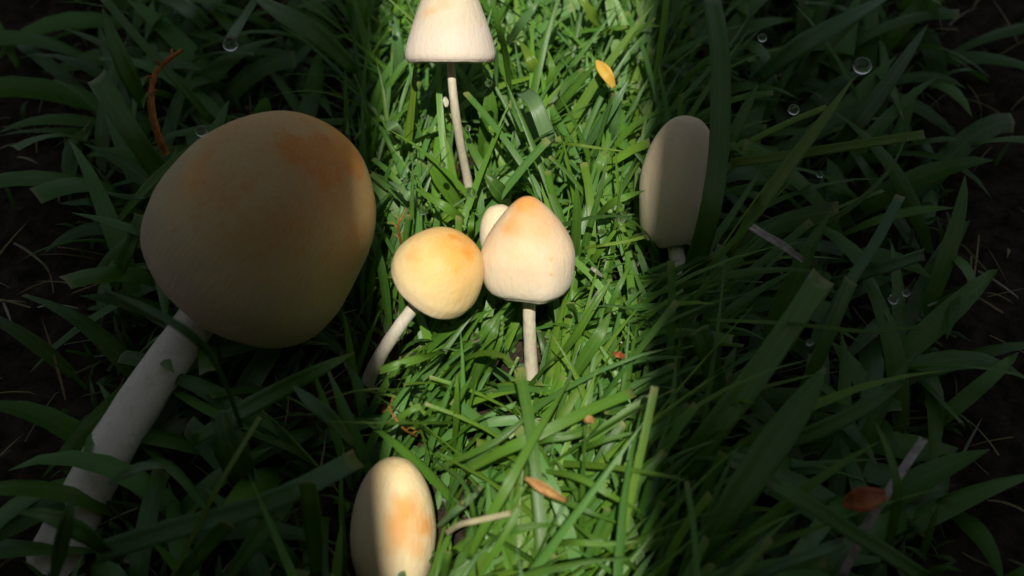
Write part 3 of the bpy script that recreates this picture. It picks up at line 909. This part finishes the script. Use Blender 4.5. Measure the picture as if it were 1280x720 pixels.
    at = me.color_attributes.new('tint', 'FLOAT_COLOR', 'POINT')
    at.data.foreach_set('color', cc.ravel())
    me.materials.append(mat or M_BLADE)
    o = bpy.data.objects.new(name, me)
    COL.objects.link(o)
    tag(o, label, cat, None, 'stuff')
    return o


def flow_mid(x, y, rg):
    n = len(x)
    base = np.where(y < 0.02, R(38), R(60))
    h = base + rg.normal(0, 0.75, n)
    alt = rg.random(n) < 0.3
    return np.where(alt, rg.uniform(-math.pi, math.pi, n), h)


def flow_any(x, y, rg):
    return rg.uniform(-math.pi, math.pi, len(x))


# width of the fine lawn grows with distance as the coarse grass at its sides draws apart
def half_lit(y): return 0.052 + 0.068 * np.clip(y + 0.13, 0, 1)


def fine_keep(x, y):
    return np.clip((half_lit(y) + 0.006 - np.abs(x)) / 0.008 + 0.5, 0.0, 1) * np.where(y < -0.05, 0.9, 1.0)


def coarse_keep(x, y):
    ax = np.abs(x)
    edge = 0.150 + 0.19 * np.clip(y + 0.13, 0, 1)
    return np.clip((ax - half_lit(y) - 0.002) / 0.01, 0, 1) * np.clip((edge - ax) / 0.015 + 0.5, 0.03, 1)


XR, YR = (-0.13, 0.13), (-0.22, 0.50)
field('fine_grass', 'fine bright lawn grass around the lit mushrooms', 4800, XR, YR, (.038, .068), (.0020, .0044), GREENS, flow_mid, 21, keep=fine_keep, up=(0.1, 0.65), droop=(0.3, 1.6))
field('long_grass', 'longer loose blades over the lit lawn', 2600, XR, YR, (.060, .105), (.0022, .0050), GREENS[1:6], flow_mid, 22, keep=fine_keep, up=(0.5, 1.15), droop=(0.3, 1.1))
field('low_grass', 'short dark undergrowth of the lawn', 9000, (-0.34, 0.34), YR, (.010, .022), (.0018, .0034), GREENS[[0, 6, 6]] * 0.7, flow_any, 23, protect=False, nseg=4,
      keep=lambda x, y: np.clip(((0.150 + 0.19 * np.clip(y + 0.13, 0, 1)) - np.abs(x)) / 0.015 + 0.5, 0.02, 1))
field('coarse_grass', 'broad coarse grass at both sides in the shade', 1900, (-0.34, 0.34), YR, (.045, .085), (.0062, .0112), GREENS[[0, 1, 3, 6, 4]], flow_any, 24, keep=coarse_keep, up=(0.5, 1.2), droop=(0.5, 1.6))
field('dry_thatch', 'thin dry straw threads between the blades', 1300, (-0.34, 0.34), YR, (.016, .035), (.0006, .0014), [(0.34, 0.26, 0.13), (0.26, 0.17, 0.08), (0.42, 0.38, 0.26)], flow_any, 25, mat=M_DRY, up=(0.9, 1.4), droop=(0.1, 0.6),
      keep=lambda x, y: np.ones_like(x))
field('hair_grass', 'very thin blades mixed into the lit lawn', 1500, XR, YR, (.030, .070), (.0008, .0018), GREENS[[2, 5, 1]], flow_any, 26, keep=fine_keep, up=(0.4, 1.2), droop=(0.2, 1.4))
